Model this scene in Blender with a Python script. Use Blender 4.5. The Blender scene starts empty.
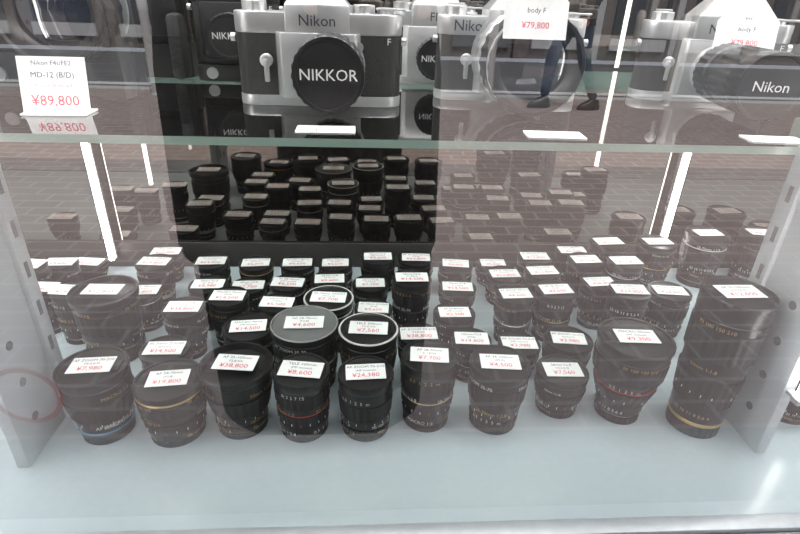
import bpy, bmesh, math, random
from mathutils import Matrix, Vector
random.seed(7)
FZ = 0.62          # height of the display floor above the pavement
col = bpy.context.scene.collection
bpy.context.scene.view_settings.view_transform = 'Standard'

# ------------------------------------------------------------------ materials
def mat(name, c, rough=.5, metal=0, spec=.5, emit=None, es=0, noise=None, bump=0, trans=0, alpha=1):
    m = bpy.data.materials.new(name); m.use_nodes = True
    nt = m.node_tree; b = nt.nodes['Principled BSDF']
    b.inputs['Base Color'].default_value = (*c, 1)
    b.inputs['Roughness'].default_value = rough
    b.inputs['Metallic'].default_value = metal
    b.inputs['Specular IOR Level'].default_value = spec
    b.inputs['Transmission Weight'].default_value = trans
    b.inputs['Alpha'].default_value = alpha
    if emit:
        b.inputs['Emission Color'].default_value = (*emit, 1)
        b.inputs['Emission Strength'].default_value = es
    if noise:
        tc = nt.nodes.new('ShaderNodeTexCoord'); n = nt.nodes.new('ShaderNodeTexNoise')
        n.inputs['Scale'].default_value = noise[0]; n.inputs['Detail'].default_value = 4
        r = nt.nodes.new('ShaderNodeValToRGB')
        k = noise[1]
        r.color_ramp.elements[0].position = .3; r.color_ramp.elements[1].position = .7
        r.color_ramp.elements[0].color = (c[0]*(1-k), c[1]*(1-k), c[2]*(1-k), 1)
        r.color_ramp.elements[1].color = (min(1,c[0]*(1+k)), min(1,c[1]*(1+k)), min(1,c[2]*(1+k)), 1)
        nt.links.new(tc.outputs['Object'], n.inputs['Vector'])
        nt.links.new(n.outputs['Fac'], r.inputs['Fac'])
        nt.links.new(r.outputs['Color'], b.inputs['Base Color'])
        if bump:
            bp = nt.nodes.new('ShaderNodeBump'); bp.inputs['Strength'].default_value = bump
            bp.inputs['Distance'].default_value = .001
            nt.links.new(n.outputs['Fac'], bp.inputs['Height']); nt.links.new(bp.outputs['Normal'], b.inputs['Normal'])
    return m

def clearmat(name, fac, tint=(1,1,1), gloss=(1,1,1), rough=0.0, fres=True):
    m = bpy.data.materials.new(name); m.use_nodes = True
    nt = m.node_tree; nt.nodes.clear()
    o = nt.nodes.new('ShaderNodeOutputMaterial'); mx = nt.nodes.new('ShaderNodeMixShader')
    t = nt.nodes.new('ShaderNodeBsdfTransparent'); g = nt.nodes.new('ShaderNodeBsdfGlossy')
    t.inputs['Color'].default_value = (*tint, 1); g.inputs['Color'].default_value = (*gloss, 1)
    g.inputs['Roughness'].default_value = rough
    if fres:
        f = nt.nodes.new('ShaderNodeFresnel'); f.inputs['IOR'].default_value = 1.45
        a = nt.nodes.new('ShaderNodeMath'); a.operation = 'ADD'; a.use_clamp = True; a.inputs[1].default_value = fac
        nt.links.new(f.outputs[0], a.inputs[0]); nt.links.new(a.outputs[0], mx.inputs[0])
    else:
        mx.inputs[0].default_value = fac
    nt.links.new(t.outputs[0], mx.inputs[1]); nt.links.new(g.outputs[0], mx.inputs[2]); nt.links.new(mx.outputs[0], o.inputs[0])
    return m

BLK = mat('black_satin', (.012,.012,.013), .36, noise=(60,.2))
RUB = mat('rubber_grip', (.014,.014,.015), .6, noise=(200,.25))
CHR = mat('satin_chrome', (.50,.50,.50), .30, .65, noise=(90,.05))
GLD = mat('gold_paint', (.50,.34,.13), .35, .6, noise=(90,.08))
RED = mat('red_paint', (.50,.03,.03), .4, noise=(90,.08))
BLU = mat('blue_ring', (.08,.27,.45), .4, noise=(90,.08))
WHT = mat('pale_ring', (.62,.62,.60), .35, noise=(90,.05))
INK = mat('white_engraving', (.70,.70,.68), .5, noise=(90,.05))
PAP = mat('label_paper', (.90,.90,.90), .7, noise=(30,.02))
BIN = mat('black_ink', (.03,.03,.04), .6, noise=(90,.1))
RIN = mat('red_ink', (.75,.04,.08), .6, noise=(90,.1))
LTH = mat('black_leatherette', (.012,.012,.012), .6, noise=(900,.5), bump=.6)
GLS = mat('lens_front_element', (.01,.012,.02), .04, spec=.9, noise=(10,.1))
CAPM = mat('clear_plastic_cap', (.17,.175,.175), .12, noise=(40,.1), spec=.8)
MLIST = [BLK,RUB,CHR,GLD,RED,BLU,WHT,INK,PAP,BIN,RIN,LTH,GLS,CAPM]
(bBLK,bRUB,bCHR,bGLD,bRED,bBLU,bWHT,bINK,bPAP,bBIN,bRIN,bLTH,bGLS,bCAP) = range(14)

# ------------------------------------------------------------------ mesh builder
_tc = {}
def textgeo(s):
    if s not in _tc:
        c = bpy.data.curves.new('tmp_text', 'FONT'); c.body = s; c.size = 1; c.resolution_u = 2
        c.align_x = 'CENTER'; c.align_y = 'CENTER'
        o = bpy.data.objects.new('tmp_text', c); col.objects.link(o)
        dg = bpy.context.evaluated_depsgraph_get()
        me = bpy.data.meshes.new_from_object(o.evaluated_get(dg))
        _tc[s] = ([tuple(v.co) for v in me.vertices], [tuple(p.vertices) for p in me.polygons])
        bpy.data.objects.remove(o); bpy.data.curves.remove(c); bpy.data.meshes.remove(me)
    return _tc[s]

class MB:
    def __init__(s): s.v=[]; s.f=[]; s.m=[]
    def add(s, vs, fs, m, M=None):
        o = len(s.v)
        s.v += [tuple(M @ Vector(v)) if M is not None else tuple(v) for v in vs]
        for i, f in enumerate(fs):
            s.f.append(tuple(o+k for k in f)); s.m.append(m[i] if isinstance(m, list) else m)
    def box(s, c, sz, m, bev=0, M=None, seg=2):
        b = bmesh.new(); bmesh.ops.create_cube(b, size=1)
        for v in b.verts: v.co = Vector((v.co.x*sz[0], v.co.y*sz[1], v.co.z*sz[2]))
        if bev: bmesh.ops.bevel(b, geom=b.edges[:], offset=bev, segments=seg, affect='EDGES', profile=.5)
        for v in b.verts: v.co += Vector(c)
        b.verts.index_update()
        s.add([v.co[:] for v in b.verts], [[v.index for v in f.verts] for f in b.faces], m, M); b.free()
    def lathe(s, prof, M=None, seg=64, cap=True):
        vs=[]; fs=[]; ms=[]
        for (r,z,m,rib) in prof:
            for k in range(seg):
                a = 2*math.pi*k/seg
                rr = r - (rib if (k//2)%2 else 0)
                vs.append((rr*math.cos(a), rr*math.sin(a), z))
        for i in range(len(prof)-1):
            for k in range(seg):
                k2=(k+1)%seg
                fs.append((i*seg+k, i*seg+k2, (i+1)*seg+k2, (i+1)*seg+k)); ms.append(prof[i][2])
        if cap:
            fs.append(tuple(range(seg-1,-1,-1))); ms.append(prof[0][2])
            n=len(prof)-1
            fs.append(tuple(n*seg+k for k in range(seg))); ms.append(prof[-1][2])
        s.add(vs, fs, ms, M)
    def extr(s, poly, z0, z1, m, M=None, bev=0):
        b = bmesh.new()
        f = b.faces.new([b.verts.new((p[0],p[1],z0)) for p in poly])
        r = bmesh.ops.extrude_face_region(b, geom=[f])
        for e in r['geom']:
            if isinstance(e, bmesh.types.BMVert): e.co.z = z1
        bmesh.ops.recalc_face_normals(b, faces=b.faces[:])
        if bev: bmesh.ops.bevel(b, geom=b.edges[:], offset=bev, segments=2, affect='EDGES', profile=.5)
        b.verts.index_update()
        s.add([v.co[:] for v in b.verts], [[v.index for v in f.verts] for f in b.faces], m, M); b.free()
    def text(s, t, size, m, M):
        v,f = textgeo(t); s.add([(a*size,b*size,0) for a,b,_ in v], f, m, M)
    def btext(s, t, size, m, r, z, a0):
        v,f = textgeo(t)
        s.add([(r*math.sin(a0+a*size/r), -r*math.cos(a0+a*size/r), z+b*size) for a,b,_ in v], f, m)
    def obj(s, name, loc=(0,0,0), rot=(0,0,0), parent=None, smooth=True, mats=None):
        me = bpy.data.meshes.new(name); me.from_pydata(s.v, [], s.f)
        for x in (mats or MLIST): me.materials.append(x)
        me.polygons.foreach_set('material_index', s.m)
        if smooth:
            me.polygons.foreach_set('use_smooth', [True]*len(s.f)); me.set_sharp_from_angle(angle=.55)
        me.update()
        o = bpy.data.objects.new(name, me); col.objects.link(o); o.location = loc; o.rotation_euler = rot
        if parent: o.parent = parent
        return o

def T(x,y,z): return Matrix.Translation((x,y,z))
def R(a,ax): return Matrix.Rotation(a,4,ax)

def simple(name, c, sz, m, bev=0, parent=None, rot=(0,0,0)):
    b = MB(); b.box((0,0,0), sz, 0, bev)
    return b.obj(name, c, rot, parent, smooth=bev>0, mats=[m])

# ------------------------------------------------------------------ lenses
L1 = ['AF 28-70mm','AF ZOOM 70-210','28mm F2.8','MACRO 90mm','AF 35-105mm','50mm F1.8','AF 24-85mm','135mm F2.8','TELE 300mm','35-70mm ZOOM']
L2 = ['F3.5-4.5','(F2.8)','F4-5.6 D','C / EOS','(MF mount)','F2.8 EX']
PR = ['9,600','5,500','24,800','19,800','38,800','7,700','3,980','12,800','7,560','6,500','14,500','4,600']
BT = ['28-70mm 1:2.8','50mm 1:1.8','70 100 150 210','0.5  1  2  5  m','22 16 11 8 5.6 4','AF ZOOM 35-70','ft 3 5 7 15','MACRO 1:2']
def card(b, rng, z, ang, w=.040, h=.0225, cx=0, cy=0, price=None, tilt=0):
    M = T(cx,cy,z) @ R(ang,'Z') @ R(tilt,'X')
    b.box((0,0,0), (w,h,.0006), bPAP, 0, M)
    k = w/.040
    b.text(rng.choice(L1), .0050*k, bBIN, M @ T(0,h*.30,.00045))
    b.text(rng.choice(L2), .0042*k, bBIN, M @ T(0,h*.06,.00045))
    b.text('¥'+(price or rng.choice(PR)), .0084*k, bRIN, M @ T(0,-h*.25,.00045))

def make_lens(i, x, y, r, h, kb=.84, style=None, ring=None, price=None, cang=None, lay=None):
    rng = random.Random(i*13+5); b = MB()
    r *= .975; R1 = r; R0 = r*kb
    l0 = rng.choice([0,1,2]); lay = l0 if lay is None else lay; style = style or 'plain'
    ring = ring if ring is not None else rng.choice([bCHR,bBLK,bBLK,bWHT,bBLK,bGLD,bBLK])
    def rad(t):
        t2 = min(1,max(0,(t-.12)/.6)); t2 = t2*t2*(3-2*t2); return R0+(R1-R0)*t2
    P=[]
    def seg(t0,t1,k,m,rib=0):
        P.append((rad(t0)*k-0.0004, t0*h, m, 0)); P.append((rad(t0)*k, t0*h+.0004, m, rib)); P.append((rad(t1)*k, t1*h-.0004, m, rib)); P.append((rad(t1)*k-.0004, t1*h, m, 0))
    seg(0,.09,.93,bRUB,.0007)
    if style=='goldbase': seg(.09,.11,.96,bGLD); seg(.11,.115,.9,bBLK)
    elif style=='bluebase': seg(.09,.115,.88,bBLK)
    else: seg(.09,.115,.88,bCHR)
    if lay==0:
        seg(.115,.21,.97,bBLK,.0006); seg(.21,.37,.93,bBLK); seg(.37,.388,.95,ring); seg(.388,.66,.99,bRUB,.0009); seg(.66,.86,.95,bBLK)
        tz=(.165,.29,.76)
    elif lay==1:
        seg(.115,.25,.95,bBLK); seg(.25,.46,.99,bRUB,.0009); seg(.46,.475,.93,ring); seg(.475,.60,.92,bBLK); seg(.60,.80,.98,bRUB,.0009); seg(.80,.86,.95,bBLK)
        tz=(.18,.54,.83)
    elif lay==2:
        seg(.115,.20,.97,bBLK,.0006); seg(.20,.30,.90,bCHR if rng.random()<.3 else bBLK); seg(.30,.50,.96,bBLK); seg(.50,.78,1.0,bRUB,.001); seg(.78,.795,.96,ring); seg(.795,.86,.95,bBLK)
        tz=(.25,.40,.83)
    else:   # ring close to the mount
        seg(.115,.17,.97,bBLK); seg(.17,.195,.99,ring); seg(.195,.40,.95,bBLK); seg(.40,.66,1.0,bRUB,.001); seg(.66,.86,.96,bBLK)
        tz=(.31,.76,.30)
    goldy = style in('gold','goldbase','hood')
    for j,t in enumerate(tz):
        a0 = rng.uniform(-.5,.5)
        for q in range(2):
            b.btext(rng.choice(BT), min(.0058,h*.075), bGLD if goldy else [bINK,bINK,bGLD][(i+j)%3], rad(t)*.985+.0012, t*h, a0+q*1.9-.7)
    for q in range(18):
        a = q*2*math.pi/18
        b.box((0,0,0),(.0007,.0004,.0030), bINK if q%6 else bRED, 0, R(a,'Z')@T(0,-rad(.33)*.985-.0003,.335*h))
    if style=='gold':
        P.append((R1*.985,.862*h,bGLD,0)); P.append((R1*.985,.874*h,bGLD,0))
    t0=.89
    if style=='clear':
        P += [(R1*.97,t0*h,bBLK,0),(R1,t0*h+.0006,bBLK,0),(R1,h-.003,bBLK,0),(R1*1.0,h-.001,bCHR,0),(R1*.985,h,bCHR,0),(R1*.955,h,bCAP,0),(R1*.93,h-.0016,bCAP,0)]
    elif style=='white':
        P += [(R1*.97,t0*h,bBLK,0),(R1,t0*h+.0006,bBLK,0),(R1,h-.004,bBLK,0),(R1*1.0,h-.001,bWHT,0),(R1*.985,h,bWHT,0),(R1*.935,h,bBLK,0),(R1*.88,h-.0016,bBLK,0)]
    elif style=='hood':
        P += [(R1*.99,t0*h,bRUB,0),(R1*1.04,t0*h+.001,bBLK,0),(R1*1.06,h-.001,bBLK,0),(R1*1.04,h,bBLK,0),(R1*.98,h,bBLK,0),(R1*.93,h-.007,bBLK,0),(R1*.86,h-.007,bBLK,0)]
    else:
        P += [(R1*.965,t0*h,bBLK,0),(R1*.965,h-.0048,bBLK,0),(R1*1.0,h-.0045,bBLK,.0005),(R1*1.0,h-.001,bBLK,.0005),(R1*.975,h,bBLK,0),(R1*.90,h,bBLK,0),(R1*.885,h-.0014,bBLK,0)]
    zl = P[-1][1]
    P += [(R1*.5,zl,bBLK if style!='clear' else bCAP,0),(.001,zl,bBLK,0)]
    b.lathe(P, seg=96, cap=True)
    if style not in('clear',):
        for s_ in(-1,1):
            b.box((s_*R1*.72,0,zl+.0006),(R1*.18,R1*.5,.0011), bBLK, .0003)
    for q in range(3):
        b.box((0,0,0),(.004,.0016,.004), bBLK, .0004, R(q*2.1+i,'Z')@T(0,-rad(.15)*.96-.0004,.16*h))
    zc = h+.0006
    card(b, rng, zc, cang if cang is not None else rng.uniform(-.14,.10), price=price, w=.042+rng.uniform(-.002,.003), h=.0245)
    return b.obj('camera_lens', (x,y,FZ+.0002))

FR = [(-.274,.443,.035,.083,.80,'bluebase',bBLU,'7,980',3),(-.201,.440,.0355,.068,.86,'gold',bBLK,'19,800',1),(-.134,.448,.036,.081,.80,'hood',bGLD,'38,800',0),
 (-.067,.441,.030,.077,.92,'plain',bRED,'8,600',1),(-.001,.441,.030,.073,.93,'plain',bBLK,'24,380',0),(.066,.453,.031,.085,.90,'plain',bGLD,'7,700',1),
 (.141,.448,.033,.079,.86,'plain',bBLK,'4,500',2),(.220,.468,.030,.052,.84,'plain',bWHT,'7,560',0),(.289,.459,.041,.103,.66,'plain',bRED,'9,300',1),
 (.369,.439,.036,.170,.84,'goldbase',bBLK,'12,600',1),(.490,.456,.034,.054,.85,'plain',bGLD,'7,000',0)]
OT = """-319,579,38,92 -227,504,28,59 -227,578,27,68 -179,605,27,68 -142,545,32,61 -72,522,40,81 2,507,35,83 62,526,26,62 127,528,25,53 188,532,27,43 -49,594,33,72 250,534,31,48 -116,600,25,61 -111,664,26,55 -171,682,27,40 -216,648,27,61 -53,669,27,58 5,673,27,49 61,635,28,79 9,612,26,45 131,666,28,47 198,605,28,71 210,708,29,46 255,613,28,73 254,671,27,71 329,643,28,68 339,581,27,91 329,702,27,74 376,674,26,86 -233,728,27,56 -170,740,27,47 -107,741,27,47 -48,729,27,53 17,745,28,56 76,740,29,57 138,734,28,50 206,769,29,33 263,738,28,61 341,784,28,50 375,737,29,88 474,768,31,74 556,770,35,89 650,774,33,89 -306,704,27,67 -316,777,26,48 -435,769,28,33 -445,717,24,59 -458,669,23,81 -303,642,24,55 -379,614,24,71 -428,633,23,65 492,548,31,94 423,625,30,64 117,600,29,45 -540,732,25,50 733,782,32,63"""
i=0
for f in FR:
    i+=1; make_lens(i, f[0],f[1],f[2],f[3],f[4],f[5],f[6],f[7],lay=f[8])
for k,s in enumerate(OT.split()):
    x,y,r,h = [int(q)/1000 for q in s.split(',')]; i+=1
    st = {5:'clear',6:'white',10:'white',0:'hood'}.get(k,'plain')
    make_lens(i, x,min(y,.814-r),r,h, kb=random.Random(i).choice([.8,.85,.9,.94]), style=st)

# ------------------------------------------------------------------ SLR cameras
def rrect(w,d,rc,n=8):
    pts=[]
    for cx,cy,a0 in((w/2-rc,d/2-rc,0),(-w/2+rc,d/2-rc,90),(-w/2+rc,-d/2+rc,180),(w/2-rc,-d/2+rc,270)):
        for k in range(n+1):
            a=math.radians(a0+90*k/n); pts.append((cx+rc*math.cos(a),cy+rc*math.sin(a)))
    return pts
def slr(name, x, yf, w=.144, rot=0, top=bCHR, base=bCHR, prism=bCHR, lens=(0,.034,.028,.06), capt='NIKKOR', motor=0, brand='Nikon', lensring=bBLK, h=.076, glass=False, z=None, prismz=.040, lensed=True, tcol=bBIN, side=False):
    b = MB(); d=.034; z0=motor
    if motor:
        b.extr(rrect(w*1.0,d*1.15,.012), 0, motor-.001, bBLK, T(0,d/2,0), .0015)
        b.box((w*.40,-.008,motor*.55+.014),(w*.20,.03,motor+.03), bRUB, .006)
        for q in range(6): b.box((w*.40,-.0235,motor*.4+q*.006),(w*.16,.001,.002), bBLK,.0003)
        b.lathe([(.006,0,bCHR,0),(.006,.003,bCHR,0)], T(-w*.3,-.003,motor*.5)@R(math.pi/2,'X'), 24)
    b.extr(rrect(w,d,.015), z0, z0+.009, base, T(0,d/2,0), .001)
    b.extr(rrect(w-.001,d-.001,.015), z0+.009, z0+h*.78, bLTH, T(0,d/2,0))
    b.extr(rrect(w,d,.015), z0+h*.78, z0+h, top, T(0,d/2,0), .0012)
    b.extr([(-.031,-.008),(.031,-.008),(.036,0),(.036,.006),(-.036,.006),(-.036,0)], z0+.008, z0+h*.8, top, T(0,0,0), .0008)
    zp=z0+h
    pw=.027
    vs=[(-pw,-.006,zp-.018),(pw,-.006,zp-.018),(pw,-.004,zp+.006),(.013,.002,zp+prismz*.55),(-.013,.002,zp+prismz*.55),(-pw,-.004,zp+.006),
        (-pw,.034,zp-.018),(pw,.034,zp-.018),(pw,.034,zp+.006),(.012,.030,zp+prismz*.55),(-.012,.030,zp+prismz*.55),(-pw,.034,zp+.006)]
    fs=[(0,1,2,5),(5,2,3,4),(7,6,11,8),(8,11,10,9),(1,7,8,2),(2,8,9,3),(3,9,10,4),(4,10,11,5),(5,11,6,0),(6,7,1,0)]
    bm=bmesh.new(); V=[bm.verts.new(v) for v in vs]
    for f in fs: bm.faces.new([V[k] for k in f])
    bmesh.ops.recalc_face_normals(bm, faces=bm.faces[:])
    bmesh.ops.bevel(bm, geom=bm.edges[:], offset=.0014, segments=2, affect='EDGES', profile=.5)
    bm.verts.index_update()
    b.add([v.co[:] for v in bm.verts], [[v.index for v in f.verts] for f in bm.faces], prism); bm.free()
    if brand:
        if side: b.text(brand, .0135, tcol, T(-w*.29,-.0006,z0+h*.885)@R(math.pi/2,'X'))
        else: b.text(brand, .0125, tcol, T(0,-.0065,zp-.006)@R(math.radians(86),'X'))
    def dial(px,r,hh,m): b.lathe([(r,0,m,0),(r,.0006,m,.0004),(r,hh-.0006,m,.0004),(r*.9,hh,m,0),(r*.3,hh+.0004,m,0)], T(px,d*.5,z0+h), 48)
    dial(-w*.38,.0105,.008,top); dial(w*.27,.0095,.007,top); dial(w*.40,.0075,.005,top); dial(w*.18,.0045,.006,top)
    b.box((-w*.38,d*.5,z0+h+.0095),(.016,.003,.0015), top, .0006)
    b.box((w*.43,d*.35,z0+h+.004),(.026,.006,.002), top, .0008, R(0,'Z'))
    for sx in(-1,1):
        b.lathe([(.0035,0,bCHR,0),(.0035,.004,bCHR,0)], T(sx*(w/2),d*.4,z0+h*.72)@R(sx*math.pi/2,'Y'), 20)
    b.lathe([(.0055,0,top,0),(.0055,.003,top,0),(.0045,.0036,top,0)], T(-w*.31,0,z0+h*.5)@R(math.pi/2,'X'), 32)
    b.box((-w*.31,-.0035,z0+h*.5-.008),(.0045,.002,.019), top, .001)
    b.lathe([(.004,0,top,0),(.004,.004,top,0)], T(w*.24,0,z0+h*.66)@R(math.pi/2,'X'), 24)
    b.text('F', .008, bINK, T(w*.42,-.0004,z0+h*.72)@R(math.pi/2,'X'))
    if lensed:
        lx,lz,lr,ll = lens
        lz+=z0
        P=[(lr*.98,0,bCHR,0),(lr*.98,.003,bCHR,0),(lr*.86,.0035,bCHR,0),(lr*.86,ll*.18,lensring,0),(lr*.97,ll*.2,lensring,.0008),(lr*.97,ll*.36,lensring,.0008),(lr*.88,ll*.38,bCHR if lensring==bCHR else bBLK,0),(lr*.9,ll*.5,bBLK,0),(lr*.99,ll*.52,bRUB,.0011),(lr*.99,ll*.78,bRUB,.0011),(lr*.93,ll*.80,lensring,0),(lr*.98,ll*.88,lensring,0),(lr*.98,ll*.9,lensring if lensring==bCHR else bBLK,.0006),(lr,ll*.985,bBLK,.0006),(lr*.97,ll,bBLK,0)]
        if glass: P += [(lr*.9,ll,bBLK,0),(lr*.82,ll-.006,bBLK,0),(lr*.7,ll-.010,bGLS,0),(lr*.4,ll-.006,bGLS,0),(.001,ll-.0045,bGLS,0)]
        else: P += [(lr*.88,ll,bBLK,0),(lr*.86,ll-.001,bBLK,0),(lr*.3,ll-.001,bBLK,0)]
        ML=T(lx,0,lz)@R(math.pi/2,'X')
        b.lathe(P, ML, 96)
        if not glass: b.text(capt, lr*.42, bINK, ML@T(0,0,ll-.0005))
    return b.obj(name, (x,yf,FZ+.3302 if z is None else z), (0,0,rot))

slr('film_camera', -.042,.496, lens=(.012,.035,.0285,.064))
slr('film_camera', .139,.542, lens=(0,.043,.041,.085), lensring=bCHR, glass=True, brand='Nikon', side=True)
slr('film_camera', .352,.560, rot=-.16, lens=(.0,.033,.028,.12), capt='Nikon')
slr('film_camera', -.279,.515, w=.142, top=bBLK, base=bBLK, prism=bBLK, motor=.038, lens=(.035,.036,.042,.055), glass=True, tcol=bINK)
slr('film_camera', -.232,.640, w=.074, top=bBLK, base=bBLK, prism=bBLK, motor=.036, lensed=False, brand='', h=.07, prismz=.02)
slr('film_camera', -.140,.625, w=.092, top=bBLK, base=bBLK, prism=bBLK, lens=(0,.03,.022,.03), motor=.018, tcol=bINK)
slr('film_camera', .075,.640, w=.095, lens=(0,.03,.022,.03), brand='FM')

# ------------------------------------------------------------------ cards on the shelf
rng=random.Random(3)
for (x,y,a,p) in ((-.031,.406,.02,'49,800'),(.143,.402,-.05,'39,800'),(.318,.400,-.08,'29,800')):
    b=MB(); card(b,rng,0,a,w=.044,h=.021,price=p); b.obj('price_label',(x,y,FZ+.3306))
def housecard(x,y,z,rot,s=1):
    b=MB(); Mx=R(math.radians(80),'X')@Matrix.Scale(s,4)
    b.extr([(-.028,-.026),(.028,-.026),(.028,.004),(.004,.030),(-.004,.030),(-.028,.004)],0,.0006,bPAP,Mx)
    b.text('¥79,800',.0075,bRIN,Mx@T(0,-.015,.0008)); b.text('body F',.006,bBIN,Mx@T(0,-.003,.0008)); b.text('exc.',.005,bBIN,Mx@T(0,.007,.0008))
    return b.obj('hanging_price_tag',(x,y,z),(0,0,rot))
housecard(.131,.4535,FZ+.417,0,.90); housecard(.360,.536,FZ+.405,-.16)
b=MB(); Mx=R(math.radians(76),'X')@Matrix.Scale(.80,4)
b.box((0,.026,0),(.062,.052,.0012),bPAP,0,Mx)
b.text('Nikon F4s/FE2',.0062,bBIN,Mx@T(0,.046,.0008)); b.text('MD-12 (B/D)',.0075,bBIN,Mx@T(0,.035,.0008)); b.text('motor drive set',.0055,bRIN,Mx@T(0,.0255,.0008)); b.text('¥89,800',.0135,bRIN,Mx@T(0,.011,.0008))
b.box((0,.004,0),(.048,.024,.0012),bPAP)
b.obj('price_sign',(-.243,.442,FZ+.3312),(0,0,.05))

# ------------------------------------------------------------------ display case
YP=.315; YB=.822; X0,X1=-1.3,1.4; XC=(X0+X1)/2; XW=X1-X0; TOP=FZ+.86
FLOORM = mat('display_floor_laminate', (.40,.455,.485), .16, spec=.45, noise=(3,.03))
simple('floor', (XC,(YP+YB)/2+.004,FZ-.02), (XW,YB-YP+.03,.04), FLOORM)
STONE = mat('sill_stone', (.30,.30,.295), .6, noise=(120,.12), bump=.3)
ALU = mat('brushed_aluminium', (.50,.51,.52), .45, .5, noise=(80,.05))
simple('trim_1', (XC,.250,FZ-.025), (XW,.10,.05), STONE, .003)
simple('trim_2', (XC,.3075,FZ+.001), (XW,.015,.006), ALU, .001)
simple('back_skirting', (XC,.8185,FZ+.0225), (XW,.005,.044), mat('dark_back_skirting',(.035,.032,.03),.5,noise=(20,.1)), .001)
simple('wall_plinth', (XC,.57,(FZ-.05)/2), (XW,.46,FZ-.05), mat('plinth_panel',(.12,.12,.12),.5,noise=(6,.1)))
GL = clearmat('shop_glass', .145, (.98,.985,.985))
b=MB(); b.add([(X0,0,0),(X1,0,0),(X1,0,.86),(X0,0,.86)],[(0,1,2,3)],0); b.obj('window_1',(0,YP,FZ),smooth=False,mats=[GL])
b=MB(); seg=64
def ann(r0,r1,m,a0=0,a1=2*math.pi):
    vs=[];fs=[]
    for k in range(seg+1):
        a=a0+(a1-a0)*k/seg; vs+=[(r0*math.cos(a),0,r0*math.sin(a)),(r1*math.cos(a),0,r1*math.sin(a))]
    for k in range(seg): fs.append((2*k,2*k+1,2*k+3,2*k+2))
    b.add(vs,fs,m)
ann(.0005,.0215,0); ann(.0215,.0255,1)
b.obj('warning_sticker',(-.247,YP-.0006,FZ+.155),smooth=False,mats=[mat('sticker_pale',(.8,.8,.8),.5,noise=(20,.05),alpha=.12),mat('sticker_red',(.50,.17,.16),.5,noise=(20,.05),alpha=.28)])
MIR = bpy.data.materials.new('smoked_mirror'); MIR.use_nodes=True
nt=MIR.node_tree; bs=nt.nodes['Principled BSDF']; bs.inputs['Base Color'].default_value=(.24,.22,.20,1); bs.inputs['Metallic'].default_value=1; bs.inputs['Roughness'].default_value=.015
n=nt.nodes.new('ShaderNodeTexNoise'); n.inputs['Scale'].default_value=4; mr=nt.nodes.new('ShaderNodeMapRange'); mr.inputs[3].default_value=.01; mr.inputs[4].default_value=.03
nt.links.new(n.outputs['Fac'],mr.inputs[0]); nt.links.new(mr.outputs[0],bs.inputs['Roughness'])
simple('wall_back', (XC,YB+.01,FZ+.43), (XW,.02,.86), MIR)
WALLM = mat('case_side_panel', (.35,.35,.35), .5, noise=(6,.05))
simple('wall_left', (X0-.01,(YP+YB)/2,FZ+.43), (.02,YB-YP,.86), WALLM)
simple('wall_right', (X1+.01,(YP+YB)/2,FZ+.43), (.02,YB-YP,.86), WALLM)
simple('ceiling', (XC,.62,TOP+.02), (XW,.66,.04), WALLM)
simple('added_shade_block', (XC,.45,(TOP+.041+2.5)/2), (XW+4,.30,2.5-TOP-.041), mat('shade_block_grey',(.25,.25,.26),.6,noise=(3,.08)))  # added out of view above the case to shade the near pavement
EM = mat('fill_panel_glow', (1,1,1), .5, emit=(1,.99,.98), es=12.5, noise=(5,.01))  # glow of the added fill panel only
simple('added_fill_panel', (XC,.56,TOP-.006), (XW-.3,.22,.010), EM, .002)  # unseen emitter added under the ceiling to brighten cards and display floor
EM2 = mat('led_strip_light', (1,1,1), .5, emit=(1,.97,.94), es=16, noise=(5,.01))
for (x,y,z0,z1,hs) in ((-.415,.802,.02,.86,1),(.505,.802,.02,.86,1),(-.485,.465,.02,.84,0),(.530,.465,.02,.84,0),(-.334,.372,.088,.84,0),(.412,.372,.092,.84,0)):
    b=MB(); hh=z1-z0
    b.lathe([(.0034,0,0,0),(.0042,.002,0,0),(.0042,hh-.002,0,0),(.0034,hh,0,0)], None, 16)
    if hs: b.box((0,.0062,hh/2),(.012,.0035,hh),1,.0005)
    else:
        b.box((0,0,-.003),(.010,.010,.006),1,.001); b.box((0,0,hh+.008),(.012,.012,.020),1,.001)
        if y<.4: b.box((0,.004,.02-.022),(.008,.018,.004),1,.0008)
    b.obj('led_tube',(x,y,FZ+z0),mats=[EM2,ALU])
PAN = mat('painted_upright', (.55,.58,.61), .35, noise=(20,.04)); DRK=mat('slot_dark',(.18,.18,.19),.7,noise=(20,.1))
for x,s in((-.334,1),(.418,-1)):
    b=MB()
    b.box((0,0,.43),(.012,.095,.86),0,.0012)
    b.box((s*.008,.030,.43),(.006,.016,.86),0,.001)
    for k in range(20):
        z=.04+k*.042
        b.lathe([(.0045,0,1,0),(.0045,.0006,1,0)],T(s*.006,-.018,z)@R(s*math.pi/2,'Y'),20)
        b.box((s*.0112,.030,z+.012),(.0006,.005,.016),1)
    b.obj('shelf_upright',(x,.438,FZ),mats=[PAN,DRK])
SG = clearmat('shelf_glass', .06, (.93,.97,.95))
SE = mat('shelf_glass_edge', (.22,.31,.27), .12, spec=.8, noise=(4,.08))
b=MB()
poly=[(-.80,.380),(-.495,.380),(-.495,.492),(-.322,.492),(-.322,.380),(.404,.380),(.404,.492),(.542,.492),(.542,.380),(.95,.380),(.95,.795),(-.80,.795)]
b.extr(poly,.324,.330,0)
b.m=[0 if len(f)>4 else 1 for f in b.f]
b.obj('glass_shelf',(0,0,FZ),smooth=False,mats=[SG,SE])

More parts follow.
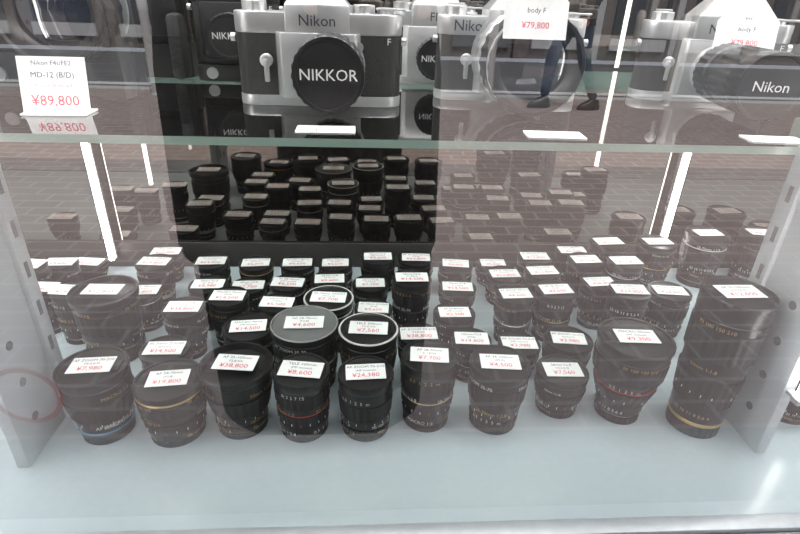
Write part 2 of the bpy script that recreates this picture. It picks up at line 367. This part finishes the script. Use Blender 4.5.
# ------------------------------------------------------------------ street
def brickmat(name,c1,c2,mo,scale,bw,bh):
    m=bpy.data.materials.new(name); m.use_nodes=True; nt=m.node_tree; bs=nt.nodes['Principled BSDF']
    tc=nt.nodes.new('ShaderNodeTexCoord'); br=nt.nodes.new('ShaderNodeTexBrick')
    br.inputs['Color1'].default_value=(*c1,1); br.inputs['Color2'].default_value=(*c2,1); br.inputs['Mortar'].default_value=(*mo,1)
    br.inputs['Scale'].default_value=scale; br.inputs['Brick Width'].default_value=bw; br.inputs['Row Height'].default_value=bh; br.inputs['Mortar Size'].default_value=.008
    nt.links.new(tc.outputs['Object'],br.inputs['Vector']); nt.links.new(br.outputs['Color'],bs.inputs['Base Color']); bs.inputs['Roughness'].default_value=.8
    return m
PAVE=brickmat('brick_paving',(.42,.34,.315),(.375,.30,.278),(.53,.46,.43),1,.20,.10)
simple('pavement',(0,-2.63,-.05),(16,5.86,.10),PAVE)
simple('road',(0,-7.72,-.11),(24,4.0,.10),mat('asphalt',(.16,.16,.165),.85,noise=(60,.2),bump=.3))
simple('kerb',(0,-5.64,-.06),(24,.14,.14),mat('kerb_concrete',(.6,.6,.58),.8,noise=(30,.1)),.01)
simple('road_marking',(0,-6.3,-.056),(24,.15,.006),mat('road_paint',(.85,.85,.85),.6,noise=(30,.05)))
b=MB(); b.box((0,0,2.2),(24,.3,4.4),0)
rb=random.Random(5)
for k in range(16):
    x=-11+k*1.45
    b.box((x,.16,1.35),(1.0,.04,1.9),1); b.box((x,.19,.28),(1.05,.06,.20),rb.choice([2,3,4]))
    b.box((x+.66,.18,1.5),(.12,.08,3.0),rb.choice([2,0]))
    b.box((x,.35,2.55),(1.2,.5,.08),rb.choice([3,4,2]))
b.obj('shop_building',(0,-9.9,0),smooth=False,mats=[mat('facade',(.20,.17,.155),.8,noise=(3,.1)),mat('facade_window',(.05,.06,.07),.1,noise=(3,.2)),mat('white_trim',(.6,.6,.6),.6,noise=(5,.05)),mat('orange_awning',(.40,.16,.06),.7,noise=(5,.1)),mat('grey_awning',(.18,.19,.2),.7,noise=(5,.1))])
for x in(-2.2,-.2,1.3,3.3):
    b=MB(); b.lathe([(.06,0,0,0),(.045,.02,0,0),(.045,.78,0,0),(.05,.80,1,0),(.05,.88,1,0),(.03,.92,0,0),(.001,.93,0,0)],None,24)
    b.obj('street_bollard',(x,-5.3,0),mats=[mat('bollard_steel',(.65,.65,.63),.4,.3,noise=(20,.05)),mat('bollard_band',(.7,.7,.7),.4,noise=(20,.05))])

# ------------------------------------------------------------------ people
def skin(name, verts, edges, m, parent=None, sub=2, root=0):
    me=bpy.data.meshes.new(name); me.from_pydata([v[:3] for v in verts],edges,[]); me.materials.append(m)
    o=bpy.data.objects.new(name,me); col.objects.link(o)
    md=o.modifiers.new('skin','SKIN'); md.use_smooth_shade=True
    for i,v in enumerate(verts):
        sv=me.skin_vertices[0].data[i]; sv.radius=(v[3],v[4] if len(v)>4 else v[3]); sv.use_root=(i==root)
    o.modifiers.new('sub','SUBSURF').levels=sub; o.modifiers['sub'].render_levels=sub
    if parent: o.parent=parent
    return o
def loft(b, rings, m, seg=32):
    vs=[];fs=[]
    for (cx,cy,z,rx,ry) in rings:
        for k in range(seg):
            a=2*math.pi*k/seg; vs.append((cx+rx*math.cos(a),cy+ry*math.sin(a),z))
    for i in range(len(rings)-1):
        for k in range(seg): k2=(k+1)%seg; fs.append((i*seg+k,i*seg+k2,(i+1)*seg+k2,(i+1)*seg+k))
    fs.append(tuple(range(seg-1,-1,-1))); fs.append(tuple((len(rings)-1)*seg+k for k in range(seg)))
    b.add(vs,fs,m)
COAT=mat('black_coat',(.034,.031,.028),.85,noise=(80,.3),spec=.2); TRS=mat('black_trousers',(.02,.02,.02),.85,noise=(80,.3),spec=.2)
SKN=mat('skin',(.55,.34,.25),.5,noise=(20,.06)); HAIR=mat('dark_hair',(.015,.012,.01),.5,noise=(200,.4)); SHOE=mat('shoe_leather',(.03,.03,.03),.4,noise=(20,.2))
JEAN=mat('blue_denim',(.06,.085,.13),.85,noise=(90,.2)); JACK=mat('grey_jacket',(.05,.05,.06),.8,noise=(60,.2)); EYE=mat('eye',(.8,.8,.8),.2,noise=(20,.02))
def head(parent, c, yawz=0):
    b=MB()
    loft(b,[(0,-.01,-.115,.03,.03),(0,.0,-.105,.045,.05),(0,.005,-.08,.058,.072),(0,0,-.04,.068,.084),(0,-.002,0,.074,.092),(0,-.006,.04,.076,.096),(0,-.01,.075,.066,.084),(0,-.012,.10,.04,.052),(0,-.012,.112,.01,.012)],0)
    loft(b,[(0,.092,-.030,.014,.016),(0,.094,-.022,.015,.019),(0,.088,0,.009,.012),(0,.082,.016,.006,.006)],0,12)
    loft(b,[(0,.070,-.064,.02,.012),(0,.071,-.058,.025,.014),(0,.071,-.052,.020,.012)],2,16)
    for s in(-1,1):
        loft(b,[(s*.03,.080,-.002,.004,.004),(s*.03,.080,.004,.013,.010),(s*.03,.080,.010,.004,.004)],3,12)
        loft(b,[(s*.03,.0895,.001,.002,.001),(s*.03,.0895,.004,.005,.002),(s*.03,.0895,.008,.002,.001)],1,10)
        loft(b,[(s*.03,.084,.022,.018,.006),(s*.03,.085,.026,.020,.007),(s*.03,.084,.029,.015,.005)],1,12)
        loft(b,[(s*.078,-.008,-.03,.006,.010),(s*.082,-.01,-.01,.008,.017),(s*.082,-.012,.012,.008,.019),(s*.078,-.01,.024,.005,.010)],0,12)
    loft(b,[(0,-.04,-.05,.066,.062),(0,-.035,-.01,.080,.080),(0,-.028,.03,.083,.088),(0,-.012,.055,.082,.100),(0,-.012,.085,.072,.093),(0,-.014,.108,.050,.065),(0,-.014,.122,.014,.018)],1)
    return b.obj('head',c,(0,0,yawz),parent,mats=[SKN,HAIR,mat('lips',(.45,.18,.15),.5,noise=(20,.05)),EYE])
def hand(parent, w, d, up, side, m=SKN):
    w=Vector(w); d=Vector(d).normalized(); up=Vector(up).normalized(); side=Vector(side).normalized(); pd=-up
    def P(a,b_,c,r): q=w+d*a+side*b_+pd*c; return (q.x,q.y,q.z,r)
    vs=[P(0,0,0,.020),P(.035,0,.003,.026),P(.07,0,.006,.026)]; skin('palm',[v[:3]+(v[3],v[3]*.6) for v in vs],[(0,1),(1,2)],m,parent)
    for k,(o,l) in enumerate(((.028,.070),(.010,.080),(-.009,.074),(-.027,.058))):
        skin('finger_%d'%(k+1),[P(.06,o*.9,.004,.009),P(.085,o,.008,.0095),P(.085+l*.30,o,.022,.0088),P(.085+l*.35,o,.046,.008),P(.085+l*.25,o,.064,.007)],[(0,1),(1,2),(2,3),(3,4)],m,parent)
    skin('thumb',[P(.025,.02,.006,.012),P(.045,.042,.014,.011),P(.068,.052,.028,.010),P(.082,.046,.044,.0085)],[(0,1),(1,2),(2,3)],m,parent)

def person(name,loc,rot,coat,trs,arms,stance,rings,stride=0,hem=.6):
    e=bpy.data.objects.new(name,None); col.objects.link(e)
    s=stance
    V=[(0,0,.93,.15,.12),(0,0,1.10,.145,.11),(0,0,1.28,.17,.12),(0,-.005,1.42,.13,.10),(0,0,1.49,.055,.055),(0,.01,1.55,.05,.05),
       (-.10,0,.86,.10,.10),(-s,.02+stride,.48,.068,.068),(-s,-.02+stride*1.4,.09,.045,.045),(.10,0,.86,.10,.10),(s,.02-stride*.6,.48,.068,.068),(s,-.02-stride*1.6,.09,.045,.045)]
    E=[(0,1),(1,2),(2,3),(3,4),(4,5),(0,6),(6,7),(7,8),(0,9),(9,10),(10,11)]
    for sx,(el,wr) in zip((-1,1),arms):
        n=len(V); V+=[(sx*.17,0,1.42,.062,.062),(el[0],el[1],el[2],.050,.050),(wr[0],wr[1],wr[2],.028,.028)]; E+=[(3,n),(n,n+1),(n+1,n+2)]
    o=skin('body',V,E,trs,e)
    b=MB()
    loft(b,rings+[(0,0,1.28,.205,.14),(0,0,1.38,.21,.135),(0,-.003,1.45,.15,.11),(0,0,1.50,.075,.075),(0,.005,1.535,.068,.068)],0,48)
    for k in range(4): b.lathe([(.011,0,0,0),(.011,.004,0,0)],T(0.01,.148,hem+.15+k*.14)@R(-math.pi/2,'X'),16)
    b.obj('coat',parent=e,mats=[coat])
    for sx,(el,wr) in zip((-1,1),arms):
        skin('sleeve',[(sx*.17,0,1.42,.075,.075),(el[0],el[1],el[2],.062,.062),(wr[0]*.9+el[0]*.1,wr[1]*.9+el[1]*.1,wr[2]*.9+el[2]*.1,.036,.036)],[(0,1),(1,2)],coat,e)
    for sx,st in((-1,stride*1.4),(1,-stride*1.6)):
        b=MB(); loft(b,[(sx*s,.03+st,.0,.048,.13),(sx*s,.03+st,.025,.050,.135),(sx*s,.02+st,.06,.042,.11),(sx*s,-.02+st,.10,.042,.055)],0,24); b.obj('shoe',parent=e,mats=[SHOE])
    head(e,(0,.02,1.655))
    e.location=loc; e.rotation_euler=(0,0,rot)
    return e
PY=-.36
ph=person('photographer',(-.115,PY,0),0,COAT,TRS,(((-.21,.04,1.14),(.030,.188,1.045)),((.30,.04,1.14),(.200,.188,1.045))),.10,
  [(.012,0,.18,.222,.14),(.012,0,.19,.230,.15),(.012,0,.58,.236,.155),(.0,0,.585,.250,.162),(0,0,.60,.254,.165),(0,0,.92,.245,.16),(0,0,1.10,.22,.145)])
hand(ph,(.030,.188,1.045),(.12,.95,.05),(-.95,.1,0),(0,0,1)); hand(ph,(.200,.188,1.045),(-.12,.95,.05),(.95,.1,0),(0,0,1))
b=MB(); b.extr(rrect(.115,.045,.012),-.045,.030,1,T(0,-.060,0),.002); b.box((0,-.060,.038),(.04,.04,.026),0,.005)
b.lathe([(.034,0,0,0),(.034,.018,1,.001),(.036,.020,1,.001),(.036,.024,0,0)],T(0,-.039,-.004)@R(-math.pi/2,'X'),48)
b.obj('handheld_camera',(0,0,FZ+.425),mats=[BLK,RUB])
pe=person('pedestrian',(2.06,-5.0,0),1.35,JACK,JEAN,(((-.24,.06,1.14),(-.25,.20,.92)),((.24,-.06,1.14),(.25,.06,.90))),.09,
  [(0,0,.80,.195,.15),(0,0,.81,.2,.15),(0,0,.92,.19,.15),(0,0,1.10,.175,.135)],.16,.80)
hand(pe,(-.25,.20,.92),(0,.2,-1),(-1,0,0),(0,1,0)); hand(pe,(.25,.06,.90),(0,.2,-1),(1,0,0),(0,1,0))

# ------------------------------------------------------------------ light
w=bpy.data.worlds.new('sky'); bpy.context.scene.world=w; w.use_nodes=True
bg=w.node_tree.nodes['Background']; bg.inputs[0].default_value=(.86,.90,1,1); bg.inputs[1].default_value=1.4
sl=bpy.data.lights.new('sun','SUN'); sl.energy=5.0; sl.angle=.30; sl.color=(1,.95,.90)
so=bpy.data.objects.new('sun',sl); col.objects.link(so); so.rotation_euler=(math.radians(-32),math.radians(12),0)

# ------------------------------------------------------------------ camera
cd=bpy.data.cameras.new('camera'); cd.lens=24; cd.sensor_width=36; cd.clip_start=.002
co=bpy.data.objects.new('camera',cd); col.objects.link(co)
yaw,pitch,roll=map(math.radians,(4,27.4,2))
M=Matrix.Rotation(-yaw,4,'Z')@Matrix.Rotation(math.pi/2-pitch,4,'X')@Matrix.Rotation(roll,4,'Z')
co.matrix_world=Matrix.Translation((0,0,FZ+.425))@M
bpy.context.scene.camera=co
